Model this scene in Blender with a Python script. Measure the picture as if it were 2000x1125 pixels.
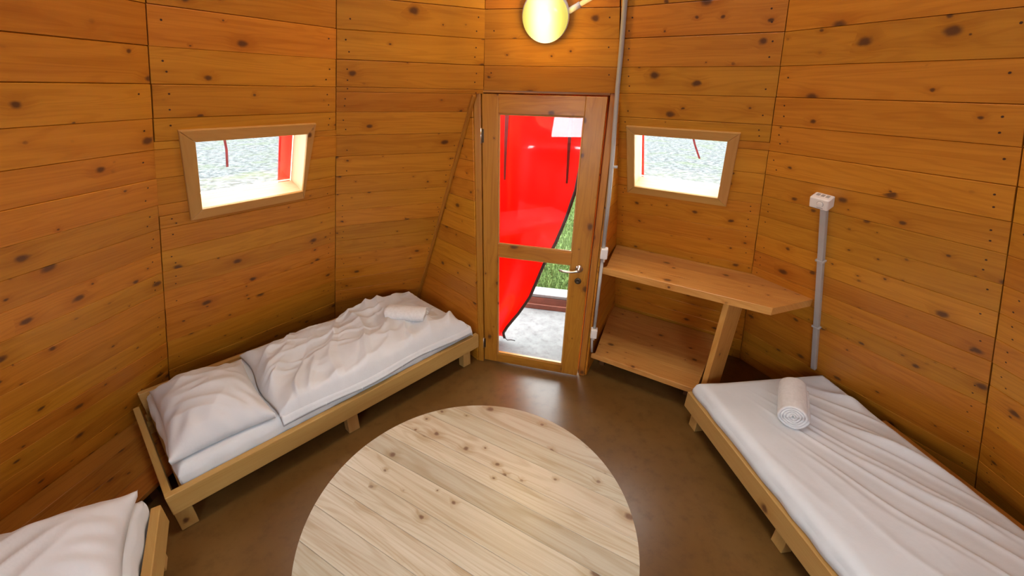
import bpy, bmesh, math, random
from mathutils import Vector, Matrix, noise
random.seed(7)
for o in list(bpy.data.objects):
    bpy.data.objects.remove(o)
SC = bpy.context.scene
COL = SC.collection
R = math.radians

# ------------------------------------------------------------------ camera
CAM_Z = 1.960
pit, rol = R(26.05), R(1.284)
fw = Vector((0, math.cos(pit), -math.sin(pit)))
up = Vector((0, math.sin(pit), math.cos(pit)))
rt = Vector((1, 0, 0))
r2 = math.cos(rol) * rt + math.sin(rol) * up
u2 = -math.sin(rol) * rt + math.cos(rol) * up
cd = bpy.data.cameras.new('camera')
cam = bpy.data.objects.new('camera', cd)
COL.objects.link(cam)
cd.sensor_width = 36
cd.lens = 800.24 / 2000 * 36
cd.clip_start = 0.02
M = Matrix((r2, u2, -fw)).transposed().to_4x4()
M.translation = (0, 0, CAM_Z)
cam.matrix_world = M
SC.camera = cam

# ------------------------------------------------------------------ world (overcast daylight) and exposure
SC.view_settings.view_transform = 'Standard'
SC.view_settings.look = 'None'
SC.view_settings.gamma = 1
SC.view_settings.use_curve_mapping = False
SC.view_settings.exposure = -0.18
wd = bpy.data.worlds.new('overcast_sky')
SC.world = wd
wd.use_nodes = True
bg = wd.node_tree.nodes['Background']
bg.inputs[0].default_value = (0.93, 0.97, 1.0, 1)
bg.inputs[1].default_value = 16.0


def area(name, loc, target, sx, sy, power, color):
    l = bpy.data.lights.new(name, 'AREA')
    l.shape = 'RECTANGLE'
    l.size, l.size_y = sx, sy
    l.energy = power
    l.color = color
    o = bpy.data.objects.new(name, l)
    COL.objects.link(o)
    o.location = loc
    d = Vector(target) - Vector(loc)
    o.rotation_euler = d.to_track_quat('-Z', 'Y').to_euler()
    return o


# area lamps added in place of daylight from an assumed smoke hole and rear windows
area('smoke_hole_fill_lamp', (-0.03, 1.12, 4.15), (-0.03, 1.12, 0), 0.6, 0.6, 12, (0.93, 0.97, 1.0))
area('rear_window_fill_lamp', (-0.872, -0.415, 1.541), (-0.359, 0.310, 1.082), 0.5, 0.36, 13.5, (0.78, 0.91, 1.0))
area('rear_window_fill_lamp', (0.852, -0.449, 1.535), (0.483, 0.355, 1.070), 0.5, 0.36, 13.5, (0.78, 0.91, 1.0))


# sampling portals in the openings
for nm, loc, tgt, sx, sy in (('door_portal', (0.20, 2.75, 0.95), (0.0, 1.75, 0.95), 0.75, 1.9),
                             ('window_portal', (-1.41, 2.25, 1.56), (-0.6, 1.7, 1.2), 0.62, 0.5),
                             ('window_portal', (1.02, 2.60, 1.58), (0.5, 1.85, 1.2), 0.62, 0.5)):
    po_ = area(nm, loc, tgt, sx, sy, 1.0, (1, 1, 1))
    po_.data.cycles.is_portal = True


# ------------------------------------------------------------------ materials
def newmat(name):
    m = bpy.data.materials.new(name)
    m.use_nodes = True
    nt = m.node_tree
    nt.nodes.clear()
    out = nt.nodes.new('ShaderNodeOutputMaterial')
    bs = nt.nodes.new('ShaderNodeBsdfPrincipled')
    nt.links.new(bs.outputs[0], out.inputs[0])
    return m, nt, bs, out


class N:
    """small node helper"""
    def __init__(s, nt): s.nt = nt
    def node(s, t, **k):
        n = s.nt.nodes.new(t)
        for a, b in k.items(): setattr(n, a, b)
        return n
    def put(s, sock, v):
        if isinstance(v, bpy.types.NodeSocket): s.nt.links.new(v, sock)
        else: sock.default_value = v
    def math(s, op, a, b=0.0, c=None, clamp=False):
        n = s.node('ShaderNodeMath', operation=op, use_clamp=clamp)
        s.put(n.inputs[0], a); s.put(n.inputs[1], b)
        if c is not None: s.put(n.inputs[2], c)
        return n.outputs[0]
    def mix(s, f, a, b, typ='MIX'):
        n = s.node('ShaderNodeMix', data_type='RGBA', blend_type=typ)
        s.put(n.inputs['Factor'], f)
        s.put(n.inputs[6], a); s.put(n.inputs[7], b)
        return n.outputs[2]
    def ramp(s, v, lo, hi, a=0.0, b=1.0, smooth=True):
        n = s.node('ShaderNodeMapRange', interpolation_type='SMOOTHSTEP' if smooth else 'LINEAR')
        s.put(n.inputs[0], v); s.put(n.inputs[1], lo); s.put(n.inputs[2], hi); s.put(n.inputs[3], a); s.put(n.inputs[4], b)
        return n.outputs[0]
    def comb(s, x, y, z=0.0):
        n = s.node('ShaderNodeCombineXYZ')
        s.put(n.inputs[0], x); s.put(n.inputs[1], y); s.put(n.inputs[2], z)
        return n.outputs[0]
    def noise(s, v, scale, detail=3.0, rough=0.5, dist=0.0):
        n = s.node('ShaderNodeTexNoise')
        s.put(n.inputs['Vector'], v); n.inputs['Scale'].default_value = scale
        n.inputs['Detail'].default_value = detail; n.inputs['Roughness'].default_value = rough
        n.inputs['Distortion'].default_value = dist
        return n.outputs[0]
    def voro(s, v, scale):
        n = s.node('ShaderNodeTexVoronoi', voronoi_dimensions='2D')
        s.put(n.inputs['Vector'], v); n.inputs['Scale'].default_value = scale
        return n.outputs['Distance'], n.outputs['Color']


def c4(c): return (c[0], c[1], c[2], 1)


def wood(name, light, dark, knot=(0.10, 0.035, 0.012), keep=0.42, rough=0.5, vary=0.22, spec=0.35, grain=1.0, kx=4.6, ky=6.4):
    """pine board: length along local X, width along local Y"""
    m, nt, bs, out = newmat(name)
    n = N(nt)
    tc = n.node('ShaderNodeTexCoord')
    oi = n.node('ShaderNodeObjectInfo')
    rnd = oi.outputs['Random']
    sp = n.node('ShaderNodeSeparateXYZ')
    nt.links.new(tc.outputs['Object'], sp.inputs[0])
    x = n.math('ADD', sp.outputs[0], n.math('MULTIPLY', rnd, 37.3))
    y0 = n.math('ADD', sp.outputs[1], n.math('MULTIPLY', sp.outputs[2], 0.9))
    y = n.math('ADD', y0, n.math('MULTIPLY', rnd, 91.7))
    # knots: two sizes
    def knots(sx, sy, rmin, rmax, kp, seed):
        wob = n.noise(n.comb(x, y, seed), 26.0, 3.0)
        v = n.comb(n.math('ADD', n.math('MULTIPLY', x, sx), n.math('MULTIPLY', wob, 0.12)),
                   n.math('ADD', n.math('MULTIPLY', y, sy), n.math('ADD', seed, n.math('MULTIPLY', wob, 0.1))))
        d, c = n.voro(v, 1.0)
        cs = n.node('ShaderNodeSeparateColor')
        nt.links.new(c, cs.inputs[0])
        on = n.math('LESS_THAN', cs.outputs[0], kp)
        rad = n.math('ADD', rmin, n.math('MULTIPLY', cs.outputs[1], rmax - rmin))
        q = n.math('DIVIDE', d, rad)
        core = n.math('MULTIPLY', n.ramp(q, 0.35, 1.15, 1.0, 0.0), on)
        halo = n.math('MULTIPLY', n.ramp(q, 0.8, 3.4, 1.0, 0.0), on)
        return core, halo
    k1, h1 = knots(kx, ky, 0.035, 0.145, keep, 3.1)
    k2, h2 = knots(kx * 1.9, ky * 1.7, 0.035, 0.10, keep * 0.8, 17.7)
    clump = n.ramp(n.noise(n.comb(n.math('MULTIPLY', x, 1.7), n.math('MULTIPLY', y, 4.0), 5.0), 1.0, 2.0), 0.47, 0.56)
    k2, h2 = n.math('MULTIPLY', k2, clump), n.math('MULTIPLY', h2, clump)
    halo = n.math('MAXIMUM', h1, h2)
    core = n.math('MAXIMUM', k1, k2)
    # grain bends around the knots
    yb = n.math('ADD', y, n.math('MULTIPLY', halo, 0.012))
    big = n.noise(n.comb(n.math('MULTIPLY', x, 0.55), n.math('MULTIPLY', yb, 5.5), rnd), 1.6, 2.0, 0.5, 0.6)
    ring = n.math('SINE', n.math('MULTIPLY', n.math('ADD', big, n.math('MULTIPLY', yb, 0.5)), 72.0))
    ring = n.ramp(ring, -0.2, 1.0)
    fine = n.noise(n.comb(n.math('MULTIPLY', x, 5.0), n.math('MULTIPLY', yb, 190.0), 0.0), 1.0, 4.0, 0.6)
    mid = n.noise(n.comb(n.math('MULTIPLY', x, 1.2), n.math('MULTIPLY', yb, 22.0), 0.0), 1.0, 3.0, 0.55)
    f = n.math('ADD', n.math('MULTIPLY', ring, 0.30 * grain), n.math('ADD', n.math('MULTIPLY', n.ramp(fine, 0.3, 0.75), 0.28 * grain), n.math('MULTIPLY', n.ramp(mid, 0.35, 0.75), 0.5)), clamp=True)
    f = n.math('ADD', f, n.math('MULTIPLY', halo, 0.5), clamp=True)
    col = n.mix(f, c4(light), c4(dark))
    rv = n.math('FRACT', n.math('MULTIPLY', rnd, 53.17))
    tint = n.math('ADD', 1.0 - vary * 0.6, n.math('MULTIPLY', rv, vary))
    hs = n.node('ShaderNodeHueSaturation')
    hs.inputs['Hue'].default_value = 0.5
    n.put(hs.inputs['Hue'], n.math('ADD', 0.493, n.math('MULTIPLY', n.math('FRACT', n.math('MULTIPLY', rnd, 17.9)), 0.013)))
    n.put(hs.inputs['Value'], tint)
    nt.links.new(col, hs.inputs['Color'])
    col = n.mix(n.math('MULTIPLY', core, 0.92), hs.outputs[0], c4(knot))
    nt.links.new(col, bs.inputs['Base Color'])
    n.put(bs.inputs['Roughness'], n.math('ADD', rough - 0.06, n.math('MULTIPLY', fine, 0.14)))
    bs.inputs['Specular IOR Level'].default_value = spec
    bp = n.node('ShaderNodeBump')
    bp.inputs['Strength'].default_value = 0.12
    bp.inputs['Distance'].default_value = 0.004
    n.put(bp.inputs['Height'], n.math('SUBTRACT', n.math('MULTIPLY', f, 0.6), n.math('MULTIPLY', core, 0.5)))
    nt.links.new(bp.outputs[0], bs.inputs['Normal'])
    return m


def plain(name, col, rough=0.5, metal=0.0, spec=0.5, noise_amt=0.0, nscale=20.0, bump=0.0, bscale=60.0, sheen=0.0, coat=0.0):
    m, nt, bs, out = newmat(name)
    n = N(nt)
    bs.inputs['Roughness'].default_value = rough
    bs.inputs['Metallic'].default_value = metal
    bs.inputs['Specular IOR Level'].default_value = spec
    if sheen: bs.inputs['Sheen Weight'].default_value = sheen
    if coat: bs.inputs['Coat Weight'].default_value = coat
    tc = n.node('ShaderNodeTexCoord')
    v = n.noise(tc.outputs['Object'], nscale, 4.0)
    dk = [c * (1 - noise_amt) for c in col]
    lt = [min(1, c * (1 + noise_amt * 0.6)) for c in col]
    nt.links.new(n.mix(n.ramp(v, 0.3, 0.7), c4(dk), c4(lt)), bs.inputs['Base Color'])
    if bump:
        b = n.node('ShaderNodeBump')
        b.inputs['Strength'].default_value = bump
        b.inputs['Distance'].default_value = 0.003
        n.put(b.inputs['Height'], n.noise(tc.outputs['Object'], bscale, 3.0))
        nt.links.new(b.outputs[0], bs.inputs['Normal'])
    return m


MT = {}
MT['wall'] = wood('pine_wall_board', (0.61, 0.25, 0.022), (0.45, 0.158, 0.009), rough=0.40, vary=0.22, spec=0.42)
MT['backing'] = wood('pine_backing', (0.12, 0.04, 0.010), (0.08, 0.025, 0.006), rough=0.8)
MT['door'] = wood('varnished_pine_door', (0.50, 0.215, 0.024), (0.35, 0.125, 0.011), rough=0.33, vary=0.12, spec=0.5, keep=0.3)
MT['bed'] = wood('pine_bed_frame', (0.53, 0.32, 0.105), (0.44, 0.24, 0.065), rough=0.45, vary=0.15, keep=0.12, grain=0.7)
MT['table'] = wood('pale_pine_tabletop', (0.47, 0.425, 0.325), (0.32, 0.25, 0.15), knot=(0.13, 0.07, 0.04), rough=0.36, vary=0.24, keep=0.40, grain=1.0)
MT['shelf'] = wood('pine_shelf_board', (0.64, 0.335, 0.088), (0.49, 0.215, 0.042), rough=0.36, vary=0.16, keep=0.36)
MT['ledge'] = wood('pine_floor_ledge', (0.40, 0.155, 0.025), (0.27, 0.09, 0.012), rough=0.4, vary=0.15, keep=0.3)
MT['trim'] = wood('pale_pine_casing', (0.55, 0.30, 0.085), (0.46, 0.23, 0.055), rough=0.45, vary=0.08, keep=0.1, grain=0.7)
MT['reveal'] = wood('pale_window_lining', (0.82, 0.62, 0.36), (0.72, 0.50, 0.25), rough=0.5, vary=0.06, keep=0.1, grain=0.6)
MT['fabric'] = plain('white_cotton', (0.66, 0.69, 0.725), 0.85, spec=0.15, noise_amt=0.03, nscale=9, bump=0.25, bscale=55, sheen=0.15)
MT['sheet'] = plain('white_cotton_sheet', (0.67, 0.71, 0.745), 0.85, spec=0.15, noise_amt=0.03, nscale=7, bump=0.2, bscale=45, sheen=0.15)
MT['towel'] = plain('white_terry', (0.80, 0.83, 0.86), 0.95, spec=0.1, noise_amt=0.05, nscale=60, bump=0.8, bscale=320, sheen=0.3)
MT['steel'] = plain('brushed_steel', (0.62, 0.60, 0.57), 0.28, 1.0)
MT['dark_metal'] = plain('dark_brass', (0.10, 0.075, 0.05), 0.4, 0.8)
MT['screw'] = plain('dark_screw_head', (0.06, 0.02, 0.008), 0.6)
MT['plastic'] = plain('white_plastic', (0.80, 0.76, 0.72), 0.4, noise_amt=0.02)
MT['grey_plastic'] = plain('grey_plastic_conduit', (0.43, 0.415, 0.40), 0.38, noise_amt=0.03)
MT['rubber'] = plain('dark_binding', (0.035, 0.025, 0.025), 0.7)
MT['strap'] = plain('dark_red_strap', (0.22, 0.03, 0.03), 0.7, noise_amt=0.1)
MT['slot'] = plain('grey_print', (0.35, 0.33, 0.31), 0.6)


def make_red():
    m, nt, bs, out = newmat('red_tarpaulin')
    n = N(nt)
    tc = n.node('ShaderNodeTexCoord')
    v = n.noise(tc.outputs['Object'], 3.0, 2.0)
    col = n.mix(v, (0.72, 0.004, 0.004, 1), (0.80, 0.008, 0.006, 1))
    nt.links.new(col, bs.inputs['Base Color'])
    bs.inputs['Roughness'].default_value = 0.3
    bs.inputs['Specular IOR Level'].default_value = 0.5
    bs.inputs['Coat Weight'].default_value = 1.0
    bs.inputs['Coat Roughness'].default_value = 0.07
    bs.inputs['Coat IOR'].default_value = 1.6
    tr = n.node('ShaderNodeBsdfTranslucent')
    tr.inputs[0].default_value = (0.95, 0.008, 0.004, 1)
    mx = n.node('ShaderNodeMixShader')
    mx.inputs[0].default_value = 0.45
    nt.links.new(bs.outputs[0], mx.inputs[1])
    nt.links.new(tr.outputs[0], mx.inputs[2])
    nt.links.new(mx.outputs[0], out.inputs[0])
    return m


def make_glass():
    m, nt, bs, out = newmat('clear_glass')
    n = N(nt)
    nt.nodes.remove(bs)
    g = n.node('ShaderNodeBsdfGlossy')
    g.inputs[0].default_value = (1, 1, 1, 1)
    g.inputs[1].default_value = 0.02
    t = n.node('ShaderNodeBsdfTransparent')
    t.inputs[0].default_value = (0.97, 0.985, 0.98, 1)
    fr = n.node('ShaderNodeFresnel')
    fr.inputs[0].default_value = 1.35
    mx = n.node('ShaderNodeMixShader')
    nt.links.new(fr.outputs[0], mx.inputs[0])
    nt.links.new(t.outputs[0], mx.inputs[1])
    nt.links.new(g.outputs[0], mx.inputs[2])
    nt.links.new(mx.outputs[0], out.inputs[0])
    return m


def make_concrete(name, a, b, c, rough, nsc=1.6):
    m, nt, bs, out = newmat(name)
    n = N(nt)
    tc = n.node('ShaderNodeTexCoord')
    P = tc.outputs['Object']
    v1 = n.noise(P, nsc, 6.0, 0.6)
    v2 = n.noise(P, 14.0, 5.0, 0.65)
    v3 = n.noise(P, 90.0, 3.0, 0.6)
    col = n.mix(n.ramp(v1, 0.3, 0.7), c4(a), c4(b))
    col = n.mix(n.math('MULTIPLY', n.ramp(v2, 0.45, 0.75), 0.55), col, c4(c))
    col = n.mix(n.math('MULTIPLY', n.ramp(v3, 0.55, 0.75), 0.25), col, c4(b))
    nt.links.new(col, bs.inputs['Base Color'])
    n.put(bs.inputs['Roughness'], n.math('ADD', rough, n.math('MULTIPLY', v2, 0.16)))
    bs.inputs['Specular IOR Level'].default_value = 0.5 if rough < 0.4 else 0.1
    bp = n.node('ShaderNodeBump')
    bp.inputs['Strength'].default_value = 0.08
    bp.inputs['Distance'].default_value = 0.004
    nt.links.new(v2, bp.inputs['Height'])
    nt.links.new(bp.outputs[0], bs.inputs['Normal'])
    return m


def make_ground():
    m, nt, bs, out = newmat('gravel_and_thin_grass')
    n = N(nt)
    tc = n.node('ShaderNodeTexCoord')
    P = tc.outputs['Object']
    v = n.noise(P, 6.0, 6.0, 0.75)
    g = n.noise(P, 0.9, 4.0, 0.65)
    col = n.mix(n.ramp(v, 0.38, 0.62), (0.036, 0.039, 0.039, 1), (0.105, 0.109, 0.109, 1))
    col = n.mix(n.math('MULTIPLY', n.ramp(g, 0.45, 0.7), 0.6), col, (0.064, 0.076, 0.042, 1))
    nt.links.new(col, bs.inputs['Base Color'])
    bs.inputs['Roughness'].default_value = 1.0
    bs.inputs['Specular IOR Level'].default_value = 0.0
    return m


MT['red'] = make_red()
MT['glass'] = make_glass()
MT['floor'] = make_concrete('brown_polished_concrete', (0.13, 0.062, 0.014), (0.17, 0.088, 0.025), (0.083, 0.037, 0.008), 0.24)
MT['porch'] = make_concrete('pale_porch_concrete', (0.115, 0.113, 0.111), (0.155, 0.153, 0.15), (0.055, 0.052, 0.049), 0.6, 6.0)
MT['ground'] = make_ground()
MT['grass'] = plain('green_grass', (0.075, 0.112, 0.03), 0.9, spec=0.1, noise_amt=0.5, nscale=30)
MT['kerb_board'] = plain('red_brown_kerb_board', (0.13, 0.04, 0.022), 0.6, noise_amt=0.2, nscale=12)
MT['kerb_stone'] = plain('pale_kerb_stone', (0.15, 0.15, 0.148), 0.8, noise_amt=0.1, nscale=25)
MT['tar'] = plain('plinth_concrete', (0.3, 0.29, 0.27), 0.9, noise_amt=0.15)


# ------------------------------------------------------------------ object helpers
def smoothstep(a, b, x):
    t = max(0.0, min(1.0, (x - a) / (b - a)))
    return t * t * (3 - 2 * t)


def link(name, me, mat, parent=None, M=None):
    o = bpy.data.objects.new(name, me)
    COL.objects.link(o)
    if mat is not None and len(me.materials) == 0: me.materials.append(mat if not isinstance(mat, str) else MT[mat])
    if M is None: M = Matrix.Identity(4)
    if parent is not None:
        o.parent = parent
        o.matrix_parent_inverse = Matrix.Identity(4)
        o.matrix_basis = parent.matrix_world.inverted() @ M
        o['_mw'] = 0
        del o['_mw']
    else:
        o.matrix_world = M
    WORLD[o.name] = M.copy()
    return o


WORLD = {}


def tag(o, label=None, cat=None, group=None, kind=None):
    if label: o['label'] = label
    if cat: o['category'] = cat
    if group: o['group'] = group
    if kind: o['kind'] = kind
    return o


def empty(name, M, label=None, cat=None, group=None, kind=None):
    """an Empty at the thing's base; M a Matrix or a location"""
    o = bpy.data.objects.new(name, None)
    o.empty_display_size = 0.05
    COL.objects.link(o)
    if not isinstance(M, Matrix): M = Matrix.Translation(Vector(M))
    o.matrix_world = M
    o.matrix_basis = M
    WORLD[o.name] = M.copy()
    return tag(o, label, cat, group, kind)


def child(name, me, mat, parent, M):
    """M in world space; parents here are never nested more than twice"""
    o = bpy.data.objects.new(name, me)
    COL.objects.link(o)
    if mat is not None and len(me.materials) == 0: me.materials.append(MT[mat])
    o.parent = parent
    o.matrix_basis = WORLD[parent.name].inverted() @ M
    WORLD[o.name] = M.copy()
    return o


def bm_mesh(bm, name, smooth=False):
    me = bpy.data.meshes.new(name)
    bmesh.ops.recalc_face_normals(bm, faces=bm.faces)
    bm.to_mesh(me)
    bm.free()
    if smooth:
        for p in me.polygons: p.use_smooth = True
    return me


def frame(o, x, y=None, z=None):
    """matrix with local X along x and Z near z"""
    x = Vector(x).normalized()
    if z is not None:
        z = Vector(z)
        y = z.cross(x).normalized()
        z = x.cross(y).normalized()
    else:
        y = Vector(y)
        z = x.cross(y).normalized()
        y = z.cross(x).normalized()
    M = Matrix((x, y, z)).transposed().to_4x4()
    M.translation = Vector(o)
    return M


def inset_poly(P, d):
    """inset a convex CCW polygon (2D) by d"""
    n = len(P)
    out = []
    for i in range(n):
        a, b, c = Vector(P[i - 1]), Vector(P[i]), Vector(P[(i + 1) % n])
        e1 = (b - a)
        e2 = (c - b)
        if e1.length < 1e-6 or e2.length < 1e-6:
            out.append(b)
            continue
        e1.normalize(); e2.normalize()
        n1 = Vector((-e1.y, e1.x)); n2 = Vector((-e2.y, e2.x))
        bis = n1 + n2
        if bis.length < 1e-6: bis = n1
        bis.normalize()
        k = d / max(0.35, bis.dot(n1))
        out.append(b + bis * k)
    return out


def clean(P):
    Q = []
    for p in P:
        p = Vector((p[0], p[1]))
        if not Q or (p - Q[-1]).length > 1e-4: Q.append(p)
    if len(Q) > 1 and (Q[0] - Q[-1]).length < 1e-4: Q.pop()
    return Q


def area2(P):
    return 0.5 * sum(P[i - 1][0] * P[i][1] - P[i][0] * P[i - 1][1] for i in range(len(P)))


def clip(P, a, nrm):
    """keep the part of a convex polygon where (p-a).nrm >= 0"""
    a, nrm = Vector(a), Vector(nrm)
    out = []
    for i in range(len(P)):
        p, q = Vector(P[i - 1]), Vector(P[i])
        dp, dq = (p - a).dot(nrm), (q - a).dot(nrm)
        if dp >= 0: out.append(p)
        if (dp >= 0) != (dq >= 0): out.append(p + (q - p) * (dp / (dp - dq)))
    return clean(out) if len(out) >= 3 else []


def slab(P, z0, z1, ch=0.002):
    """prism over a convex polygon from z0 to z1, chamfered on the z1 side"""
    P = clean(P)
    if area2(P) < 0: P = P[::-1]
    bm = bmesh.new()
    rings = [[(p[0], p[1], z0) for p in P]]
    if ch > 0:
        rings.append([(p[0], p[1], z1 - ch) for p in P])
        rings.append([(p[0], p[1], z1) for p in inset_poly(P, ch)])
    else:
        rings.append([(p[0], p[1], z1) for p in P])
    V = [[bm.verts.new(v) for v in r] for r in rings]
    n = len(P)
    for k in range(len(V) - 1):
        for i in range(n):
            j = (i + 1) % n
            bm.faces.new((V[k][i], V[k][j], V[k + 1][j], V[k + 1][i]))
    bm.faces.new(V[-1])
    bm.faces.new(V[0][::-1])
    return bm


def add_box(bm, x0, x1, y0, y1, z0, z1):
    v = [bm.verts.new((x, y, z)) for z in (z0, z1) for y in (y0, y1) for x in (x0, x1)]
    for f in ((0, 2, 3, 1), (4, 5, 7, 6), (0, 1, 5, 4), (2, 6, 7, 3), (0, 4, 6, 2), (1, 3, 7, 5)):
        bm.faces.new([v[i] for i in f])


def box_mesh(name, lx, ly, lz, ch=0.003):
    """box centred on the origin with chamfered edges"""
    bm = bmesh.new()
    add_box(bm, -lx / 2, lx / 2, -ly / 2, ly / 2, -lz / 2, lz / 2)
    if ch: bmesh.ops.bevel(bm, geom=list(bm.edges), offset=ch, segments=2, affect='EDGES', profile=0.5)
    return bm_mesh(bm, name)


def bar(name, parent, mat, a, b, wid, thick, zdir, ch=0.003):
    """squared timber from a to b (its axis), width across, thickness along zdir"""
    a, b = Vector(a), Vector(b)
    return child(name, box_mesh(name, (b - a).length, wid, thick, ch), mat, parent, frame((a + b) / 2, b - a, z=zdir))


def tube_mesh(name, pts, r, seg=12, caps=True, radii=None):
    bm = bmesh.new()
    pts = [Vector(p) for p in pts]
    prev = None
    rings = []
    for i, p in enumerate(pts):
        t = (pts[min(i + 1, len(pts) - 1)] - pts[max(i - 1, 0)]).normalized()
        if prev is None:
            a = t.orthogonal().normalized()
        else:
            a = (prev - t * prev.dot(t)).normalized()
        prev = a
        b = t.cross(a)
        rr = radii[i] if radii else r
        rings.append([bm.verts.new(p + (a * math.cos(2 * math.pi * k / seg) + b * math.sin(2 * math.pi * k / seg)) * rr) for k in range(seg)])
    for k in range(len(rings) - 1):
        for i in range(seg):
            j = (i + 1) % seg
            bm.faces.new((rings[k][i], rings[k][j], rings[k + 1][j], rings[k + 1][i]))
    if caps:
        bm.faces.new(rings[0][::-1]); bm.faces.new(rings[-1])
    return bm_mesh(bm, name, True)


def lathe_mesh(name, prof, seg=40):
    """revolve (r, z) profile round Z"""
    bm = bmesh.new()
    rings = []
    for r, z in prof:
        if r < 1e-5: rings.append([bm.verts.new((0, 0, z))])
        else: rings.append([bm.verts.new((r * math.cos(2 * math.pi * k / seg), r * math.sin(2 * math.pi * k / seg), z)) for k in range(seg)])
    for a, b in zip(rings[:-1], rings[1:]):
        for i in range(seg):
            j = (i + 1) % seg
            if len(a) == 1: bm.faces.new((a[0], b[i], b[j]))
            elif len(b) == 1: bm.faces.new((a[i], a[j], b[0]))
            else: bm.faces.new((a[i], a[j], b[j], b[i]))
    me = bm_mesh(bm, name, True)
    return me


# ------------------------------------------------------------------ the shell: a twelve sided tipi
# edge lines: foot at z = 0 and the point at z = 3
EDGE = {-1: ((-2.4681, 0.7187), (-0.9814, 1.0170)), 0: ((-2.3285, 1.9833), (-0.8836, 1.5401)),
        1: ((-1.6257, 3.1125), (-0.5749, 1.9341)), 2: ((-0.4224, 3.6301), (-0.0870, 2.1738)),
        3: ((0.8741, 3.5108), (0.3888, 2.0021)), 4: ((1.9196, 2.7462), (0.8272, 1.7465)),
        5: ((2.4815, 1.5943), (1.0585, 1.2602))}
C0, R0 = Vector((0.03, 1.06)), 2.66
C3, R3 = Vector((0.01, 1.13)), 1.10
for i in range(6, 11):
    a = math.atan2(EDGE[5][0][1] - C0.y, EDGE[5][0][0] - C0.x) - (i - 5) * math.pi * 2 / 12
    b = math.atan2(EDGE[5][1][1] - C3.y, EDGE[5][1][0] - C3.x) - (i - 5) * math.pi * 2 / 12
    EDGE[i] = (tuple(C0 + R0 * Vector((math.cos(a), math.sin(a)))), tuple(C3 + R3 * Vector((math.cos(b), math.sin(b)))))


def ep(i, z):
    if i > 10: i -= 12
    a, b = EDGE[i]
    t = z / 3.0
    return Vector((a[0] + (b[0] - a[0]) * t, a[1] + (b[1] - a[1]) * t, z))


class Facet:
    def __init__(s, i):
        s.i = i
        A, B = ep(i, 0), ep(i + 1, 0)
        A3, B3 = ep(i, 3), ep(i + 1, 3)
        s.o = (A + B) / 2
        x = ((B - A).normalized() + (B3 - A3).normalized()).normalized()
        m = (A3 + B3) / 2 - s.o
        s.x = x
        s.y = (m - x * m.dot(x)).normalized()
        s.z = s.x.cross(s.y)
        s.M = frame(s.o, s.x, s.y)
        s.Mi = s.M.inverted()
    def uv(s, P):
        q = s.Mi @ Vector(P)
        return Vector((q.x, q.y))
    def pt(s, u, v, w=0.0):
        return s.M @ Vector((u, v, w))


FAC = {i: Facet(i) for i in range(-1, 11)}


def ep(i, z):
    """the corner between facets i-1 and i at height z, where their planes meet"""
    if i > 10: i -= 12
    f, g = FAC[i], FAC[i - 1 if i > -1 else 10]
    a1, b1, c1 = f.z.x, f.z.y, f.z.dot(f.o) - f.z.z * z
    a2, b2, c2 = g.z.x, g.z.y, g.z.dot(g.o) - g.z.z * z
    d = a1 * b2 - a2 * b1
    return Vector(((c1 * b2 - c2 * b1) / d, (a1 * c2 - a2 * c1) / d, z))


ROW0, ROWH = 1.9527, 0.12278
ZTOP, ZHOLE = 3.06, 4.2
PT = 0.018      # plank thickness

# measured outlines (world points on the facets)
WIN = {0: ([(-1.4113, 1.8064, 1.7814), (-1.0641, 2.3115, 1.7823), (-1.2495, 2.3971, 1.3580), (-1.5792, 1.9259, 1.3560)],
           [(-1.3997, 1.8681, 1.7295), (-1.1099, 2.2889, 1.7295), (-1.2389, 2.3750, 1.4060), (-1.5287, 1.9557, 1.4060)]),
       3: ([(0.6532, 2.5649, 1.7890), (1.1509, 2.2350, 1.7890), (1.2653, 2.4134, 1.3706), (0.7652, 2.7464, 1.3706)],
           [(0.7059, 2.5577, 1.7420), (1.1188, 2.2856, 1.7420), (1.2077, 2.4244, 1.4185), (0.7921, 2.6973, 1.4185)])}

# two windows assumed in the unseen rear walls, added to supply daylight
for i in (7, 9):
    f = FAC[i]
    WIN[i] = ([f.pt(x, 1.755 + y) for x, y in ((-0.30, 0.245), (0.30, 0.245), (0.30, -0.245), (-0.30, -0.245))],
              [f.pt(x, 1.755 + y) for x, y in ((-0.25, 0.185), (0.25, 0.185), (0.25, -0.185), (-0.25, -0.185))])

# door geometry: vertical plane through the sloping door facet
DYAW = R(11.417)
DT = Vector((math.cos(DYAW), -math.sin(DYAW), 0))
DN = Vector((math.sin(DYAW), math.cos(DYAW), 0))      # outwards
D0 = Vector((-0.207, 2.6835, 0))                      # foot of the leaf's hinge edge
DW, DH = 0.735, 1.925
JT = 0.035


def dpt(s, z, n=0.0):
    return D0 + DT * s + DN * n + Vector((0, 0, z))


ROD_TOP, ROD_BOT = Vector((-0.242, 2.690, 1.93)), Vector((-0.935, 3.437, 0.0))
# the right return closes back to the corner between the door facet and the next one
RROD_TOP, RROD_BOT = ep(3, 1.93), ep(3, 0.0)


def row_bounds():
    k = -16
    b = [0.0]
    while True:
        z = ROW0 + ROWH * k
        if z > 0.04: b.append(z)
        if z > ZTOP: return b
        k += 1


ROWS = row_bounds()
WALLS = {}
SIDE = {-1: 'west', 0: 'northwest', 1: 'door_left', 2: 'door', 3: 'door_right', 4: 'northeast', 5: 'east', 6: 'southeast',
        7: 'back_right', 8: 'back', 9: 'back_left', 10: 'southwest'}
PLANKED = (10, -1, 0, 1, 2, 3, 4, 5, 6)


def facet_poly(i, z0, z1):
    f = FAC[i]
    return [f.uv(ep(i, z0)), f.uv(ep(i + 1, z0)), f.uv(ep(i + 1, z1)), f.uv(ep(i, z1))]


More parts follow.
